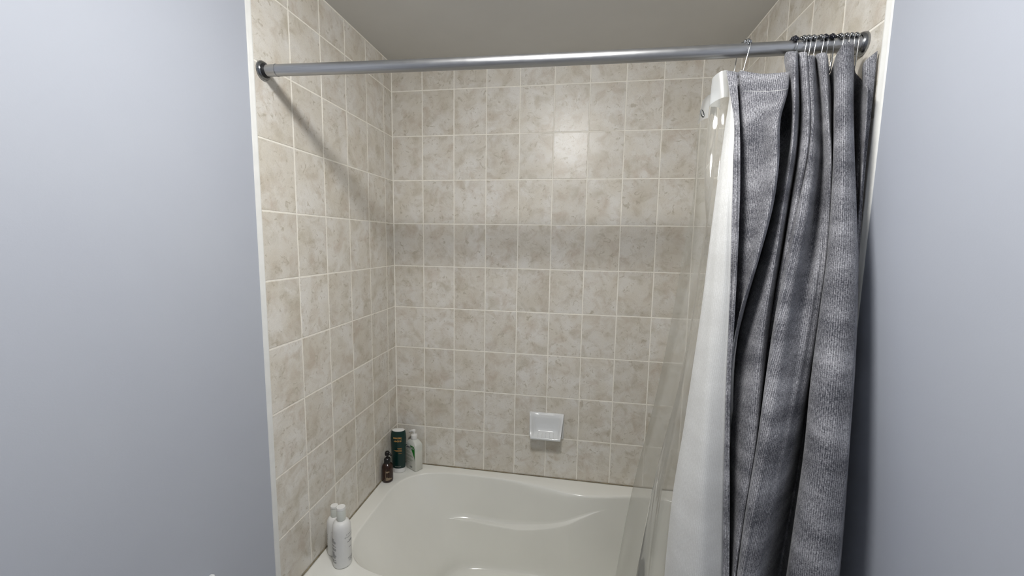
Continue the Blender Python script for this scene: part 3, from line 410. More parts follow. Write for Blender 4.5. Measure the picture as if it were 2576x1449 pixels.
TILE_MESH = {}
def tile_mesh(w, h):
    k = (round(w, 4), round(h, 4))
    if k not in TILE_MESH:
        bm = bmesh.new(); c = min(.0016, w / 6); d = BACK_D
        ring = lambda ww, hh, y: [(-ww / 2, y, -hh / 2), (ww / 2, y, -hh / 2), (ww / 2, y, hh / 2), (-ww / 2, y, hh / 2)]
        loft(bm, [ring(w, h, d), ring(w, h, .0012), ring(w - c, h - c, .0003), ring(w - 2 * c, h - 2 * c, 0)], cap=False)
        bm.verts.ensure_lookup_table(); bm.faces.new([v for v in bm.verts][-4:])
        bmesh.ops.recalc_face_normals(bm, faces=bm.faces[:])
        me = bpy.data.meshes.new('tile')
        bm.to_mesh(me); bm.free(); me.materials.append(M['tile'])
        # a front that faces -y
        TILE_MESH[k] = me
    return TILE_MESH[k]

def lay(parent, place, cols, rows):
    """cols, rows: (start, end) intervals along the wall / up the wall; place(u, z) -> location, rz"""
    for a, b in cols:
        for c, d in rows:
            w, h = b - a - GR, d - c - GR
            if w < .006 or h < .006: continue
            o = link_mesh('tile', tile_mesh(w, h), None, parent)
            loc, rz = place((a + b) / 2, Z((c + d) / 2))
            o.location = loc
            o.rotation_euler = (random.gauss(0, .0016), random.gauss(0, .0012), rz + random.gauss(0, .0016))
ROWS = [(k * PZ, (k + 1) * PZ) for k in range(9)] + [(9 * PZ, CEIL)]
back_cols = [(max(0, -.0022 + k * PX), min(ROOM_W, -.0022 + (k + 1) * PX)) for k in range(10)]
left_cols = [(0, .0812)] + [(.0812 + k * PX, min(.8392, .0812 + (k + 1) * PX)) for k in range(5)]
right_cols = [(0, .0773)] + [(.0773 + k * PX, min(.8392, .0773 + (k + 1) * PX)) for k in range(5)]
LEG_ROWS = [(-RIM, -2 * PZ), (-2 * PZ, -PZ), (-PZ, 0)]
boxo('grout', (0, ROOM_W, .0009, .0055, Z(0), Z(CEIL)), M['grout'], wall_back)
boxo('grout', (-.0055, -.0009, -.8392, 0, 0, Z(CEIL)), M['grout'], wall_left)
boxo('grout', (ROOM_W + .0009, ROOM_W + .0055, -.8392, 0, 0, Z(CEIL)), M['grout'], wall_right)
lay(wall_back, lambda u, z: ((u, 0, z), 0), back_cols, ROWS)
lay(wall_left, lambda u, z: ((0, -u, z), PI / 2), left_cols, ROWS)
lay(wall_right, lambda u, z: ((ROOM_W, -u, z), -PI / 2), right_cols, ROWS)
lay(wall_left, lambda u, z: ((0, -u, z), PI / 2), [(.766, .8392)], LEG_ROWS)
lay(wall_right, lambda u, z: ((ROOM_W, -u, z), -PI / 2), [(.766, .8392)], LEG_ROWS)

# painted edge strips where the tile stops
def edge_strip(name, sx):
    bm = bmesh.new(); x = -.0055 if sx > 0 else ROOM_W + .0055
    prof = [(-.838, -.001), (-.838, .0065), (-.8405, .0078), (-.8430, .0070), (-.8460, .0040), (-.8490, .0030), (-.8515, .0016), (-.8525, -.001)]
    loft(bm, [[(x + sx * d, y, z) for y, d in prof] for z in (0.001, Z(CEIL) - .001)])
    return tag(obj(name, bm, M['trim'], angle=50), kind='structure')
edge_strip('trim_1', 1); edge_strip('trim_2', -1)
# pale sealant in the inner corners and against the ceiling
for nm, par, pts in (('corner_sealant', wall_back, [(.0005, -.0005, Z(.0)), (.0005, -.0005, Z(CEIL))]),
                     ('corner_sealant', wall_right, [(ROOM_W - .0005, -.0005, Z(.0)), (ROOM_W - .0005, -.0005, Z(CEIL))]),
                     ('ceiling_sealant', wall_back, [(0, .0005, Z(CEIL) - .0008), (ROOM_W, .0005, Z(CEIL) - .0008)]),
                     ('ceiling_sealant', wall_left, [(-.0005, 0, Z(CEIL) - .0008), (-.0005, -.838, Z(CEIL) - .0008)]),
                     ('ceiling_sealant', wall_right, [(ROOM_W + .0005, 0, Z(CEIL) - .0008), (ROOM_W + .0005, -.838, Z(CEIL) - .0008)])):
    bm = bmesh.new(); tube(bm, pts, .0034, 6); obj(nm, bm, M['grout'], par)
# grubby joint between tub and tile, of uneven width
def joint(par, a, b, seed):
    rr = random.Random(seed); bm = bmesh.new(); a = Vector(a); b = Vector(b); k = 60
    pts = [a.lerp(b, i / k) + Vector((0, 0, rr.uniform(-.0004, .0004))) for i in range(k + 1)]
    tube(bm, pts, [rr.uniform(.0015, .0024) for _ in pts], 6)
    obj('tub_joint', bm, M['dirt'], par)
joint(wall_back, (0, -.0018, Z(.0008)), (ROOM_W, -.0018, Z(.0008)), 3)
joint(wall_left, (.002, 0, Z(.0010)), (.002, -.762, Z(.0010)), 4)
joint(wall_right, (ROOM_W - .002, 0, Z(.0010)), (ROOM_W - .002, -.762, Z(.0010)), 5)

# ------------------------------------------------------------ ceiling light (above the frame)
lt = tag(empty('ceiling_light', (LIGHT_AT[0], LIGHT_AT[1], Z(CEIL))), 'round flush ceiling light in front of the alcove, above the picture', 'light')
bm = bmesh.new(); lathe(bm, [(.080, -.020), (.132, -.018), (.138, -.010), (.138, 0)], 36); obj('base', bm, M['trim'], lt, angle=40)
bm = bmesh.new()
lathe(bm, [(.004, -.082), (.035, -.080), (.072, -.070), (.098, -.053), (.112, -.034), (.114, -.019)], 32)
obj('glass_dome', bm, M['lamp'], lt, smooth=True)

# ------------------------------------------------------------ bathtub
TUB_D = 0.762; CY = -.376
tub = tag(empty('bathtub', (ROOM_W / 2, -TUB_D / 2, 0)), 'white acrylic alcove bathtub with a moulded armrest along the inside', 'bathtub')
def tubobj(name, bm, **kw):
    o = obj(name, bm, M['acrylic'], tub, **kw)
    o.matrix_parent_inverse = Matrix.Translation(tub.location).inverted()
    return o
half = [(.066, -.376), (.066, -.300), (.070, -.215), (.098, -.138), (.160, -.086), (.261, -.058), (.43, -.051), (.64, -.055), (.744, -.066),
        (.85, -.094), (.95, -.104), (1.05, -.092), (1.15, -.070), (1.28, -.062), (1.37, -.090), (1.42, -.16), (1.437, -.27), (1.440, -.376)]
full = half + [(x, 2 * CY - y) for x, y in half[-2:0:-1]]
cl = catmull([(x, y, 0) for x, y in [full[-1]] + full + full[:2]], 8)
cl = cl[8:-8 * 1][: 8 * len(full)]
NB = len(cl)
def bump(x, c, w): return math.exp(-((x - c) / w) ** 2)
rings = []
# outer rim edge, then rim top, both on the outline's own parameter
def outer(p):
    x, y = p.x, p.y; dx, dy = x - ROOM_W / 2, y - CY
    s = 1e9
    if dx: s = min(s, ((ROOM_W - .004 if dx > 0 else .004) - ROOM_W / 2) / dx)
    if dy: s = min(s, ((-.0046 if dy > 0 else -TUB_D) - CY) / dy)
    return Vector((ROOM_W / 2 + dx * s, CY + dy * s, 0))
out_pts = [outer(p) for p in cl]
for c in ((.004, -.0046), (.004, -TUB_D), (ROOM_W - .004, -.0046), (ROOM_W - .004, -TUB_D)):   # keep the square corners
    i = min(range(NB), key=lambda k: (out_pts[k] - Vector((c[0], c[1], 0))).length); out_pts[i] = Vector((c[0], c[1], 0))
LEDGE = catmull([(.0, 0, -.18), (.18, 0, -.198), (.30, 0, -.206), (.42, 0, -.212), (.55, 0, -.216), (.68, 0, -.195), (.83, 0, -.142), (1.03, 0, -.064), (1.25, 0, -.05), (1.6, 0, -.05)], 10)
def ledge_z(x):
    for a, b in zip(LEDGE, LEDGE[1:]):
        if a.x <= x <= b.x: return a.z + (b.z - a.z) * (x - a.x) / (b.x - a.x)
    return -.05
levels = []
for i, p in enumerate(cl):
    x, y = p.x, p.y
    fx = .36 + (x - .066) / (1.440 - .066) * (1.35 - .36); fy = CY + (y - CY) * .74
    d = Vector((fx - x, fy - y, 0)); D = d.length; d.normalize()
    side = smooth01((abs(y - CY) - .12) / .12)
    r = .011 + .030 * bump(x, .74, .13) * side
    zl = ledge_z(x)
    w = side * .056 * smooth01((x - .17) / .20) * smooth01((1.06 - x) / .52)
    zl = min(zl, -r - .02)
    col = [out_pts[i] + Vector((0, 0, -.022)), out_pts[i] + Vector((0, 0, -.004)), out_pts[i].copy()]
    inn = p - out_pts[i]
    col += [out_pts[i] + inn * .05 + Vector((0, 0, .0)), out_pts[i] + inn * .5 + Vector((0, 0, -.0005)), p + Vector((0, 0, -.001))]
    for a in (20, 40, 60, 78):
        a = math.radians(a); col.append(p + d * (r * math.sin(a)) + Vector((0, 0, -.001 - r * (1 - math.cos(a)))))
    z0, d0 = -r, r * .99
    zb, db = -.365, max(D - .045, d0 + w + .02)
    slope = (db - w - d0) / (zb - z0)
    for k in range(1, 9):
        z = z0 + (zl - z0) * k / 8; col.append(p + d * (d0 + slope * (z - z0)) + Vector((0, 0, z)))
    dl = d0 + slope * (zl - z0)
    for k, (fw, fz) in enumerate(((.04, .0001), (.10, .0003), (.5, .0012), (.90, .0026), (.97, .0045), (1.0, .010))):
        col.append(p + d * (dl + w * fw - slope * fz) + Vector((0, 0, zl - fz)))
    zs = zl - .010; dl -= slope * .010
    for k in range(1, 8):
        z = zs + (zb - zs) * k / 7; col.append(p + d * (dl + w + (db - dl - w) * k / 7) + Vector((0, 0, z)))
    for a in (22, 45, 67, 90):
        a = math.radians(a); col.append(p + d * (db + .05 * (1 - math.cos(a))) + Vector((0, 0, zb - .055 * math.sin(a))))
    e = p + d * (db + .05)
    for k in (.3, .6, .85): col.append(e.lerp(Vector((.85, CY, 0)), k) + Vector((0, 0, zb - .055 - .004 * k)))
    levels.append(col)
bm = bmesh.new()
loft(bm, [[Vector((c[k].x, c[k].y, Z(c[k].z))) for c in levels] for k in range(len(levels[0]))], cap=False)
bm.verts.ensure_lookup_table()
bm.faces.new(bm.verts[-NB:])
tubobj('shell', bm, smooth=True)
bm = bmesh.new(); box(bm, .002, ROOM_W - .002, -TUB_D + .002, -TUB_D + .03, 0.0, Z(-.021), bevel=.004)
tubobj('apron', bm, angle=40)

# ------------------------------------------------------------ soap dish
sd = tag(empty('soap_dish', (.763, 0, Z(.185))), 'small white ceramic soap dish set into the back wall tiles', 'soap dish')
def dish_section(x, hw):
    return x
bm = bmesh.new(); box(bm, -.082, .082, -.011, -.0008, .018, .143, bevel=.005, seg=3); obj('back_plate', bm, M['ceramic'], sd, angle=40)
bm = bmesh.new()
# scoop: a sheet that slopes from the top of the plate, down the back and out along the shelf, with raised cheeks
prof = [(-.010, .141), (-.016, .138), (-.018, .120), (-.020, .095), (-.022, .075), (-.026, .062), (-.034, .056), (-.046, .051), (-.058, .047), (-.064, .046)]
lip = [(-.010, .142), (-.019, .143), (-.026, .128), (-.034, .110), (-.042, .093), (-.049, .079), (-.056, .068), (-.062, .060), (-.068, .052), (-.071, .046)]
rows = []
for (y, z), (yl, zl2) in zip(prof, lip):
    k = (zl2 - .046) / .097; ho = .070 + .011 * k; hi = ho - .013
    top = [(-ho, yl, zl2), (-ho + .005, yl - .001, zl2 + .001), (-hi, y * .6 + yl * .4, z * .6 + zl2 * .4), (-hi + .008, y, z)]
    mid = [(x, y, z) for x in (-.03, 0, .03)]
    rows.append(top + mid + [(-a, b, c) for a, b, c in top[::-1]])
front = [(x, y - .005 if abs(x) < .066 else y - .003, z - .001) for x, y, z in rows[-1]]
rows.append([(x, -.073, max(z, .047) if abs(x) < .067 else z) for x, y, z in front])
rows.append([(x * .97, -.071, .036) for x, y, z in front])
rows.append([(x * .95, -.052, .030) for x, y, z in front])
rows.append([(x * .97, -.008, .022) for x, y, z in front])
loft(bm, rows, cap=False, closed=False)
# outer sides
sc = obj('scoop', bm, M['ceramic'], sd, smooth=True)
for s in (-1, 1):
    bm = bmesh.new()
    ring = [(-.006, .142)] + lip + [(-.071, .038), (-.052, .031), (-.006, .022)]
    def wx(z): return s * (.070 + .011 * max(0, (z - .046)) / .097)
    loft(bm, [[(wx(z) - s * .004, y, z) for y, z in ring], [(wx(z), y, z) for y, z in ring]])
    obj('cheek', bm, M['ceramic'], sd, angle=40)
for x in (-.036, -.018, 0, .018, .036):
    bm = bmesh.new(); tube(bm, [(x, -.036, .0565), (x, -.046, .0525), (x, -.058, .0485), (x, -.066, .0475)], .0013, 8); obj('ridge', bm, M['ceramic'], sd, smooth=True)

# ------------------------------------------------------------ paper holder whose tip shows at the lower left
ph = tag(empty('paper_holder', (0, -1.150, Z(.187))), 'tip of a white ceramic paper holder on the left wall, cut by the bottom edge', 'paper holder')
bm = bmesh.new(); box(bm, -.0055, .008, -.085, .085, -.02, .100, bevel=.004, seg=3); obj('plate', bm, M['ceramic'], ph, angle=40)
for y in (-.072, .066):
    bm = bmesh.new(); box(bm, .002, .075, y - .010, y + .010, .020, .060, bevel=.008, seg=3); obj('arm', bm, M['ceramic'], ph, angle=40)
bm = bmesh.new(); tube(bm, [(.058, -.066, .040), (.058, .060, .040)], .010, 16); obj('roller', bm, M['ceramic'], ph, angle=40)

# ------------------------------------------------------------ curtain rod
RA = Vector((0.0, -.806, Z(1.600))); RB = Vector((ROOM_W, -.772, Z(1.5975)))
rod = tag(empty('curtain_rod', RA), 'brushed metal shower curtain rod spanning the alcove', 'curtain rod')
rd = (RB - RA); RL = rd.length; rd.normalize()
def rodp(t): return rd * t - Vector((0, 0, .004 * 4 * (t / RL) * (1 - t / RL)))   # very slight sag
def rod_at(x): return RA + rodp((x - RA.x) / rd.x)
def rodobj(name, ts, rs, mat, seg=28, **kw):
    bm = bmesh.new(); tube(bm, [rodp(t) for t in ts], rs, seg); return obj(name, bm, mat, rod, **kw)
rodobj('tube', [.046 + (RL - .060) * i / 24 for i in range(25)], .0155, M['rod'], angle=50)
rodobj('end_sleeve', [.009, .012, .040, .044, .048], [.0150, .0152, .0158, .0168, .0150], M['rod'], angle=35)
rodobj('flange', [.0006, .003, .006, .009, .009], [.0262, .0262, .0245, .0215, .012], M['chrome'], 36, angle=40)
rodobj('rubber_cup', [.006, .012, .016], [.0205, .0185, .0152], M['cup'], 32, angle=40)
rodobj('flange', [RL - .0006, RL - .004, RL - .009, RL - .012, RL - .012], [.0262, .0262, .0245, .021, .012], M['chrome'], 36, angle=40)
rodobj('end_sleeve', [RL - .009, RL - .014, RL - .05, RL - .052], [.0205, .0172, .0168, .0150], M['rod'], angle=35)

# ------------------------------------------------------------ curtain hooks
def make_hook(x, yaw, tilt, beadmat, label, group, drop=.062):
    c = rod_at(x)
    h = empty('curtain_hook', c, yaw); h.rotation_euler = (0, tilt, yaw)
    tag(h, label, 'curtain hook', group)
    R = .0205; pts = []
    # front leg, bent hook at its foot
    pts += [(0, -.010, -drop + .014), (0, -.006, -drop + .004), (0, .0, -drop), (0, -.012, -drop - .001), (0, -.0165, -drop + .012), (0, -.0175, -drop * .55), (0, -.0195, -.012)]
    pts += [(0, -R * math.cos(math.radians(a)), R * math.sin(math.radians(a))) for a in (5, 25, 45, 65, 90, 115, 135, 155, 175)]
    pts += [(0, .0195, -.012), (0, .0175, -drop * .6), (0, .0185, -drop * .8), (0, .022, -drop + .008)]
    bm = bmesh.new(); tube(bm, catmull(pts, 3), .0011, 6); obj('wire', bm, M['wire'] if beadmat != 'black' else M['chrome'], h, smooth=True)
    for a in (38, 64, 90, 116, 142):
        bm = bmesh.new(); a = math.radians(a); ball(bm, (0, -R * math.cos(a), R * math.sin(a)), .0050); obj('bead', bm, M['black'] if beadmat == 'black' else M['chrome'], h, smooth=True)
    return h
hooks = [(1.259, .35, .18, 's', 'silver-beaded curtain hook standing alone, left of the bunched curtain'),
         (1.366, .05, -.02, 'black', 'black-beaded curtain hook at the left end of the bunched hooks'),
         (1.383, .15, .06, 's', 'silver-beaded curtain hook just right of the first black-beaded hook'),
         (1.393, .1, .05, 's', 'silver-beaded curtain hook, second right of the first black-beaded hook'),
         (1.403, .15, .07, 's', 'silver-beaded curtain hook, third right of the first black-beaded hook'),
         (1.418, .2, .08, 's', 'silver-beaded curtain hook just left of the middle black-beaded hook'),
         (1.429, .1, 0, 'black', 'black-beaded curtain hook, middle one of the three black hooks'),
         (1.445, -.05, 0, 'black', 'black-beaded curtain hook, rightmost of the three black hooks'),
         (1.461, .05, .02, 's', 'silver-beaded curtain hook just right of the last black-beaded hook'),
         (1.474, .0, .03, 's', 'silver-beaded curtain hook, third from the right end of the rod'),
         (1.484, .05, .0, 's', 'silver-beaded curtain hook, second from the right end of the rod'),
         (1.494, .0, .0, 's', 'silver-beaded curtain hook nearest the right rod flange')]
for x, yaw, tilt, m, lab in hooks:
    make_hook(x, yaw, tilt, m, lab, 'hooks along the shower curtain rod')

# ------------------------------------------------------------ fabric curtain and clear liner
def sheet(columns, nu, nv):
    """columns of control points -> dense grid[c][r], with arc-length u and height v coordinates"""
    cols = [catmull(c, nv) for c in columns]
    grid = list(zip(*[catmull([c[r] for c in cols], nu) for r in range(len(cols[0]))]))
    return grid
def sheet_mesh(name, grid, mats, parent, matfun=None, thickness=0.0, unit=False, breaks=None):
    nc, nr = len(grid), len(grid[0]); breaks = breaks or [0, nc + 1]
    # arc length along every row, so that the weave keeps its size
    arc = [[0.0] * nr]
    for a, b in zip(grid, grid[1:]): arc.append([u + (q - p).length for u, p, q in zip(arc[-1], a, b)])
    rm = nr // 3; us = [None] * nc
    for lo, hi in zip(breaks, breaks[1:]):            # the cloth's print is measured from the middle of each fold
        mid = (lo + min(hi, nc - 1)) // 2
        for i in range(lo, min(hi, nc)): us[i] = [arc[mid][rm] + arc[i][j] - arc[mid][j] for j in range(nr)]
    me = bpy.data.meshes.new(name)
    V = [(p.x, p.y, Z(p.z)) for c in grid for p in c]
    Fs, idx = [], []
    for i in range(nc - 1):
        for j in range(nr - 1):
            Fs.append((i * nr + j, i * nr + j + 1, (i + 1) * nr + j + 1, (i + 1) * nr + j)); idx.append((i, j))
    me.from_pydata(V, [], Fs)
    uvl = me.uv_layers.new(name='UVMap')
    zt = max(p.z for c in grid for p in c); zb = min(p.z for c in grid for p in c)
    for f, (i, j) in zip(me.polygons, idx):
        for li, (a, b) in zip(f.loop_indices, ((i, j), (i, j + 1), (i + 1, j + 1), (i + 1, j))):
            z = grid[a][b].z
            uvl.data[li].uv = (us[a][b], (z - zb) / (zt - zb) if unit else z)
        f.use_smooth = True
    for m in mats: me.materials.append(m)
    if matfun:
        for f, (i, j) in zip(me.polygons, idx): f.material_index = matfun(i, j)
    o = bpy.data.objects.new(name, me); COL.objects.link(o); o.parent = parent
    if thickness:
        s = o.modifiers.new('thickness', 'SOLIDIFY'); s.thickness = thickness; s.offset = 0.0
        s.material_offset = 1; s.material_offset_rim = 0
    return o

curtain = tag(empty('shower_curtain'), 'grey heathered fabric shower curtain bunched to the right on the rod', 'curtain')
NU, NV = 6, 6
g = sheet(CURTAIN_COLUMNS, NU, NV)
rw = random.Random(5)
# soft wrinkles, growing away from the hooks
for i, c in enumerate(g):
    for j, p in enumerate(c):
        h = j / (len(c) - 1)
        k = math.sin(i * .9 + 11 * h) * math.sin(i * .23 + 3.1) * .0022 + math.sin(i * .5 + 23 * h + 1.3) * .0012
        p.y += k * min(1, h * 3)
cut = 2 * NU
sheet_mesh('fabric', g[cut:], [M['fabric'], M['lining']], curtain, thickness=.0016,
           breaks=[0] + [k * NU - cut for k in (7, 13, 17, 20, 26, 32, 36)] + [9999])
sheet_mesh('side_hem', g[:cut + 1], [M['fabric'], M['fabric']], curtain, thickness=.0024)
# stitched top hem line across the wide front panel
bm = bmesh.new()
pan = g[9 * NU:12 * NU + 1]
def at_drop(c, d):
    for a, b in zip(c, c[1:]):
        if c[0].z - b.z >= d:
            t = (c[0].z - d - a.z) / (b.z - a.z); return a.lerp(b, t)
    return c[-1]
tube(bm, [Vector((q.x, q.y - .0012, Z(q.z))) for q in (at_drop(c, .050) for c in pan)], .0006, 5)
obj('hem_stitch', bm, M['lining'], curtain)

liner = tag(empty('shower_curtain_liner'), 'clear plastic liner hanging into the tub left of the grey curtain', 'curtain liner')
gl = sheet(LINER_COLUMNS, 6, 6)
for i, c in enumerate(gl):
    for j, p in enumerate(c):
        h = j / (len(c) - 1)
        p.y += math.sin(i * .8 + 9 * h) * .004 * h; p.x += math.sin(i * 1.7 + 5 * h) * .0015 * h
HEMR = 7
sheet_mesh('film', [c[HEMR:] for c in gl], [M['vinyl']], liner, unit=True)
sheet_mesh('top_hem', [c[:HEMR + 1] for c in gl], [M['vinyl_hem']], liner, unit=True)
gp = gl[4][5]; gq = gl[6][6]
bm = bmesh.new()
T = (gq - gp).normalized()
nrm = T.cross(Vector((0, 0, 1))).normalized()
upv = Vector((0, 0, 1))
ctr = Vector((gp.x, gp.y, Z(gp.z)))
ringp = [ctr + (T * math.cos(2 * PI * k / 20) + upv * math.sin(2 * PI * k / 20)) * .0075 for k in range(21)]
tube(bm, ringp, .0016, 8, cap=False); obj('grommet', bm, M['chrome'], liner, smooth=True)

# ------------------------------------------------------------ bottles
def bars(name, parent, place, spec, mat):
    """rows of small print, one flat raised mesh: spec (x0, x1, z0, z1); place(x, z) -> point just proud of the bottle"""
    bm = bmesh.new()
    for x0, x1, z0, z1 in spec:
        k = max(1, int((x1 - x0) / .004)); bot = []; top = []
        for i in range(k + 1):
            x = x0 + (x1 - x0) * i / k
            bot.append(bm.verts.new(place(x, z0))); top.append(bm.verts.new(place(x, z1)))
        for i in range(k): bm.faces.new((bot[i], bot[i + 1], top[i + 1], top[i]))
    return tag(obj(name, bm, mat, parent), kind='stuff')
def lettering(name, parent, body, size, place, x, z, mat, flip=False, align='CENTER', bold=0.0):
    me = text_mesh(body, size, align, bold)
    for v in me.vertices:
        a, b = v.co.x, v.co.y
        if flip: a, b = -a, -b
        v.co = Vector(place(x + a, z + b))
    return link_mesh(name, me, mat, parent)
def wrap(r, ang, sx=1.0, sy=1.0):
    """print on a round body: x is arc length measured from direction ang"""
    def f(x, z):
        a = ang + x / r
        return ((r + .0004) * sx * math.cos(a), (r + .0004) * sy * math.sin(a), z)
    return f

def towards(x, y): return math.atan2(-1.884 - y, .893 - x)

# dark amber pump bottle in the corner
b = tag(empty('pump_bottle', (.0285, -.170, Z(0))), 'small dark amber bottle with a black pump, leftmost in the back corner', 'bottle')
bm = bmesh.new()
lathe(bm, [(.020, 0), (.0245, .002), (.026, .006), (.026, .066), (.0255, .072), (.0225, .080), (.017, .086), (.0135, .089), (.0130, .092)], 32)
obj('body', bm, M['amber'], b, angle=60)
bm = bmesh.new(); lathe(bm, [(.0148, .0885), (.0150, .090), (.0150, .107), (.0138, .110), (.0075, .114), (.0068, .117)], 28); obj('collar', bm, M['pumpblack'], b, angle=40)
bm = bmesh.new(); lathe(bm, [(.0042, .1165), (.0042, .124), (.0100, .126), (.0112, .130), (.0110, .139), (.0085, .144), (.003, .146)], 24)
pu = obj('pump_head', bm, M['pumpblack'], b, angle=45)
bm = bmesh.new(); aa = towards(.0285, -.17) + .9
tube(bm, [(.004 * math.cos(aa), .004 * math.sin(aa), .138), (.014 * math.cos(aa), .014 * math.sin(aa), .136), (.021 * math.cos(aa), .021 * math.sin(aa), .130), (.023 * math.cos(aa), .023 * math.sin(aa), .126)], [.0055, .0048, .0036, .003], 10)
obj('spout', bm, M['pumpblack'], pu, smooth=True)
f = wrap(.026, towards(.0285, -.17) + .1)
bars('label_print', b, f, [(-.013, -.0122, .012, .060), (-.010, .004, .0555, .0570), (-.010, .008, .0530, .0545), (-.010, -.001, .0505, .0520),
                           (-.010, -.002, .0260, .0275), (-.010, .009, .0230, .0245), (-.010, .016, .0200, .0215), (-.010, .018, .0170, .0185), (-.010, .010, .0140, .0155)], M['paleamber'])

# green bottle standing on its cap
gx, gy = .047, -.086
b = tag(empty('shampoo_bottle', (gx, gy, Z(0)), .16), 'tall deep green bottle standing upside down on its white cap', 'bottle')
bm = bmesh.new()
lathe(bm, [(.0270, 0), (.0300, .0015), (.0305, .004), (.0300, .022), (.0292, .0235)], 36, 1.0, .62); obj('cap', bm, M['whitep'], b, angle=40)
bm = bmesh.new()
prof = [(.0290, .0225), (.0318, .024), (.0325, .028), (.0328, .06), (.0335, .10), (.0352, .135), (.0372, .160), (.0375, .176), (.0362, .194), (.0338, .207), (.0322, .211), (.0305, .2125)]
lathe(bm, prof, 40, 1.0, .62); obj('body', bm, M['green'], b, angle=60)
bm = bmesh.new(); lathe(bm, [(.0300, .2105), (.0306, .2128), (.0298, .2142), (.028, .2146)], 36, 1.0, .62); obj('base_disc', bm, M['whitep'], b, angle=40)
def gr(z):
    for (r0, z0), (r1, z1) in zip(prof, prof[1:]):
        if z0 <= z <= z1: return r0 + (r1 - r0) * (z - z0) / (z1 - z0)
    return .033
def gplace(x, z):
    r = gr(z) + .0005; s = max(-1, min(1, x / r)); return (x, -.62 * r * math.sqrt(1 - s * s) - .0003, z)
lettering('lettering', b, 'super', .0165, gplace, .020, .164, M['gold'], True, 'LEFT', .0003)
lettering('lettering', b, 'leaves', .0165, gplace, .020, .180, M['gold'], True, 'LEFT', .0003)
lettering('lettering', b, 'ATTITUDE', .0060, gplace, .000, .0345, M['pale'], True)
bars('label_print', b, gplace, [(.000, .020, .128, .1295), (.002, .020, .1235, .125), (-.014, .020, .1180, .1195), (-.020, .020, .1145, .1158), (-.010, .020, .1110, .1122), (.004, .020, .101, .102)], M['gold'])

# milky pump bottle with a green flash
cx, cy_ = .110, -.044
b = tag(empty('lotion_bottle', (cx, cy_, Z(0)), -.50), 'milky white square pump bottle with a green label flash, in the back corner', 'bottle')
HW, HD = .0385, .0225
def rr_ring(hw, hd, rad, z, k=5):
    pts = []
    for qx, qy, a0 in ((1, 1, 0), (-1, 1, 90), (-1, -1, 180), (1, -1, 270)):
        for i in range(k):
            a = math.radians(a0 + 90 * i / (k - 1)); pts.append((qx * (hw - rad) + rad * math.cos(a), qy * (hd - rad) + rad * math.sin(a), z))
    return pts
bm = bmesh.new()
loft(bm, [rr_ring(HW - .003, HD - .003, .005, 0), rr_ring(HW, HD, .006, .003), rr_ring(HW, HD, .006, .100)]); obj('body', bm, M['milkfill'], b, angle=50)
bm = bmesh.new()
loft(bm, [rr_ring(HW, HD, .006, .1002), rr_ring(HW, HD, .006, .128), rr_ring(HW - .003, HD - .001, .008, .136), rr_ring(HW - .010, HD - .004, .012, .144), rr_ring(.019, .0165, .013, .150), rr_ring(.0145, .0145, .014, .1525), rr_ring(.0140, .0140, .0135, .155)])
obj('shoulder', bm, M['milky'], b, angle=50)
bm = bmesh.new(); lathe(bm, [(.0150, .1535), (.0155, .1545), (.0155, .173), (.0145, .1755), (.0080, .1775), (.0065, .179)], 28); obj('collar', bm, M['whitep'], b, angle=40)
bm = bmesh.new(); lathe(bm, [(.0045, .1785), (.0045, .190), (.0075, .191), (.0080, .197), (.0068, .2005), (.002, .2015)], 20); pu = obj('pump_head', bm, M['whitep'], b, angle=45)
bm = bmesh.new(); tube(bm, [(.003, -.001, .1975), (-.008, -.006, .1960), (-.017, -.010, .1915), (-.0215, -.012, .1855)], [.0066, .0058, .0046, .0034], 10); obj('spout', bm, M['whitep'], pu, smooth=True)
def cplace(x, z): return (x, -HD - .0004, z)
bm = bmesh.new()
fl = [(-.004, .126), (.012, .1275), (.0245, .125), (.030, .116), (.031, .055), (.026, .073)]
loft(bm, [[(x, -HD + .0004, z) for x, z in fl], [(x, -HD - .0004, z) for x, z in fl]]); obj('green_flash', bm, M['leaf'], b)
def cplace2(x, z): return (x, -HD - .0009, z)
lettering('lettering', b, 'Cera', .0185, cplace2, -.037, .116, M['navy'], False, 'LEFT', .0003)
lettering('lettering', b, 'Ve', .0185, cplace2, .0045, .116, M['whitep'], False, 'LEFT', .0003)
bars('label_print', b, cplace2, [(-.034, .004, .1035, .1045), (-.034, -.004, .094, .0955), (-.034, .008, .0895, .0907), (-.034, .000, .085, .0862),
                                 (-.034, .012, .074, .0757), (-.034, .016, .069, .0707), (-.034, .006, .056, .0573), (-.034, .016, .0515, .0527), (-.034, .010, .047, .0482), (-.034, -.006, .036, .0372)], M['mint'])
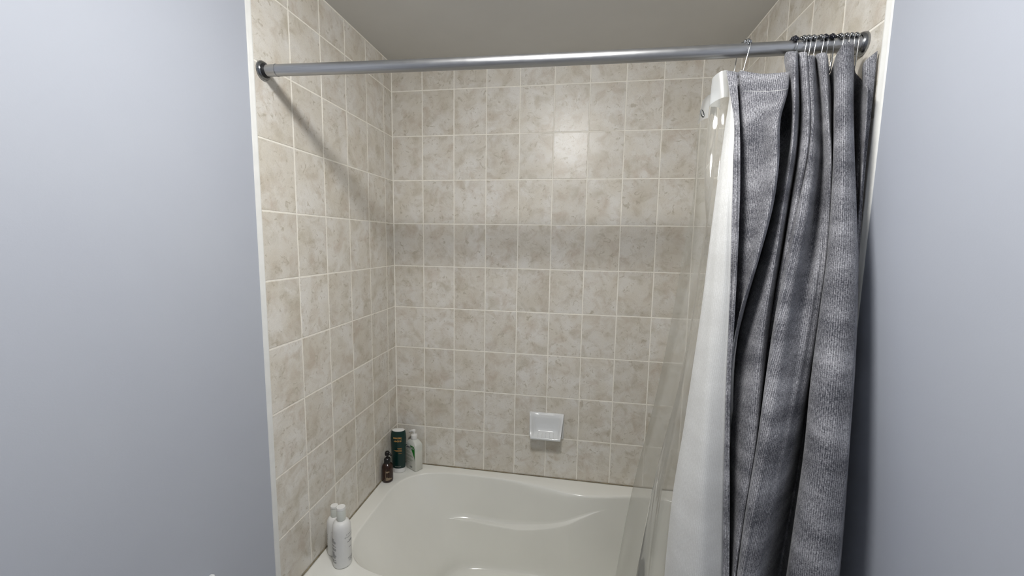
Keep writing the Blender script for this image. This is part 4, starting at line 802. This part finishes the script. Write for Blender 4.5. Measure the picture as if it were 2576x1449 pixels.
bars('volume_print', b, cplace2, [(-.008, .012, .016, .0175), (-.008, .012, .0195, .0205), (-.006, .010, .0125, .0138)], M['ink'])

# two white bottles on the left rim
def white_bottle(x, y, r, h, label, ang, long_print):
    b = tag(empty('shampoo_bottle', (x, y, Z(0))), label, 'bottle', 'white bottles on the left rim of the tub')
    bh = h * .775; cr = r * .46
    bm = bmesh.new()
    lathe(bm, [(r * .80, 0), (r * .96, .0018), (r, .006), (r, bh * .80), (r * .985, bh * .85), (r * .93, bh * .90), (r * .80, bh * .955), (r * .62, bh * .99), (cr * .95, bh), (cr * .95, bh + .004)], 40)
    obj('body', bm, M['whitep'], b, angle=60)
    bm = bmesh.new(); lathe(bm, [(cr, bh + .0005), (cr * 1.03, bh + .002), (cr * 1.03, h - .011), (cr * 1.0, h - .010)], 32); cp = obj('cap', bm, M['milky'], b, angle=40)
    bm = bmesh.new(); lathe(bm, [(cr * 1.0, h - .0095), (cr * 1.03, h - .009), (cr * 1.03, h - .002), (cr * .98, h)], 32); obj('cap_disc', bm, M['whitep'], cp, angle=40)
    f = wrap(r, ang)
    lettering('lettering', b, 'C A R I N A', .0062, f, 0, bh * .735, M['ink'])
    lettering('lettering', b, 'O R G A N I C S', .0062, f, 0, bh * .675, M['ink'])
    bars('label_print', b, f, [(-.006, .010, bh * .585, bh * .594), (-.012, .012, bh * .56, bh * .570), (-.007, .007, bh * .43, bh * .438),
                               (-.012, .012, bh * .20, bh * .207), (-.010, .010, bh * .17, bh * .177), (-.008, .008, bh * .13, bh * .137)], M['ink'])
    f2 = wrap(r, ang - long_print)
    sp = []
    k = random.Random(int(h * 1e4)); z = bh * .66
    while z > bh * .12:
        sp.append((-.016, .004 + k.uniform(0, .012), z - .0012, z)); z -= .0034 if k.random() > .18 else .008
    bars('small_print', b, f2, sp, M['ink'])
    return b
white_bottle(.0480, -.622, .0275, .180, 'shorter white bottle with a flip cap, against the left wall tiles', towards(.048, -.622) + .35, 2.0)
white_bottle(.1040, -.668, .0312, .213, 'taller white bottle with a flip cap, in front of a shorter one', towards(.0985, -.665) + .95, 2.1)
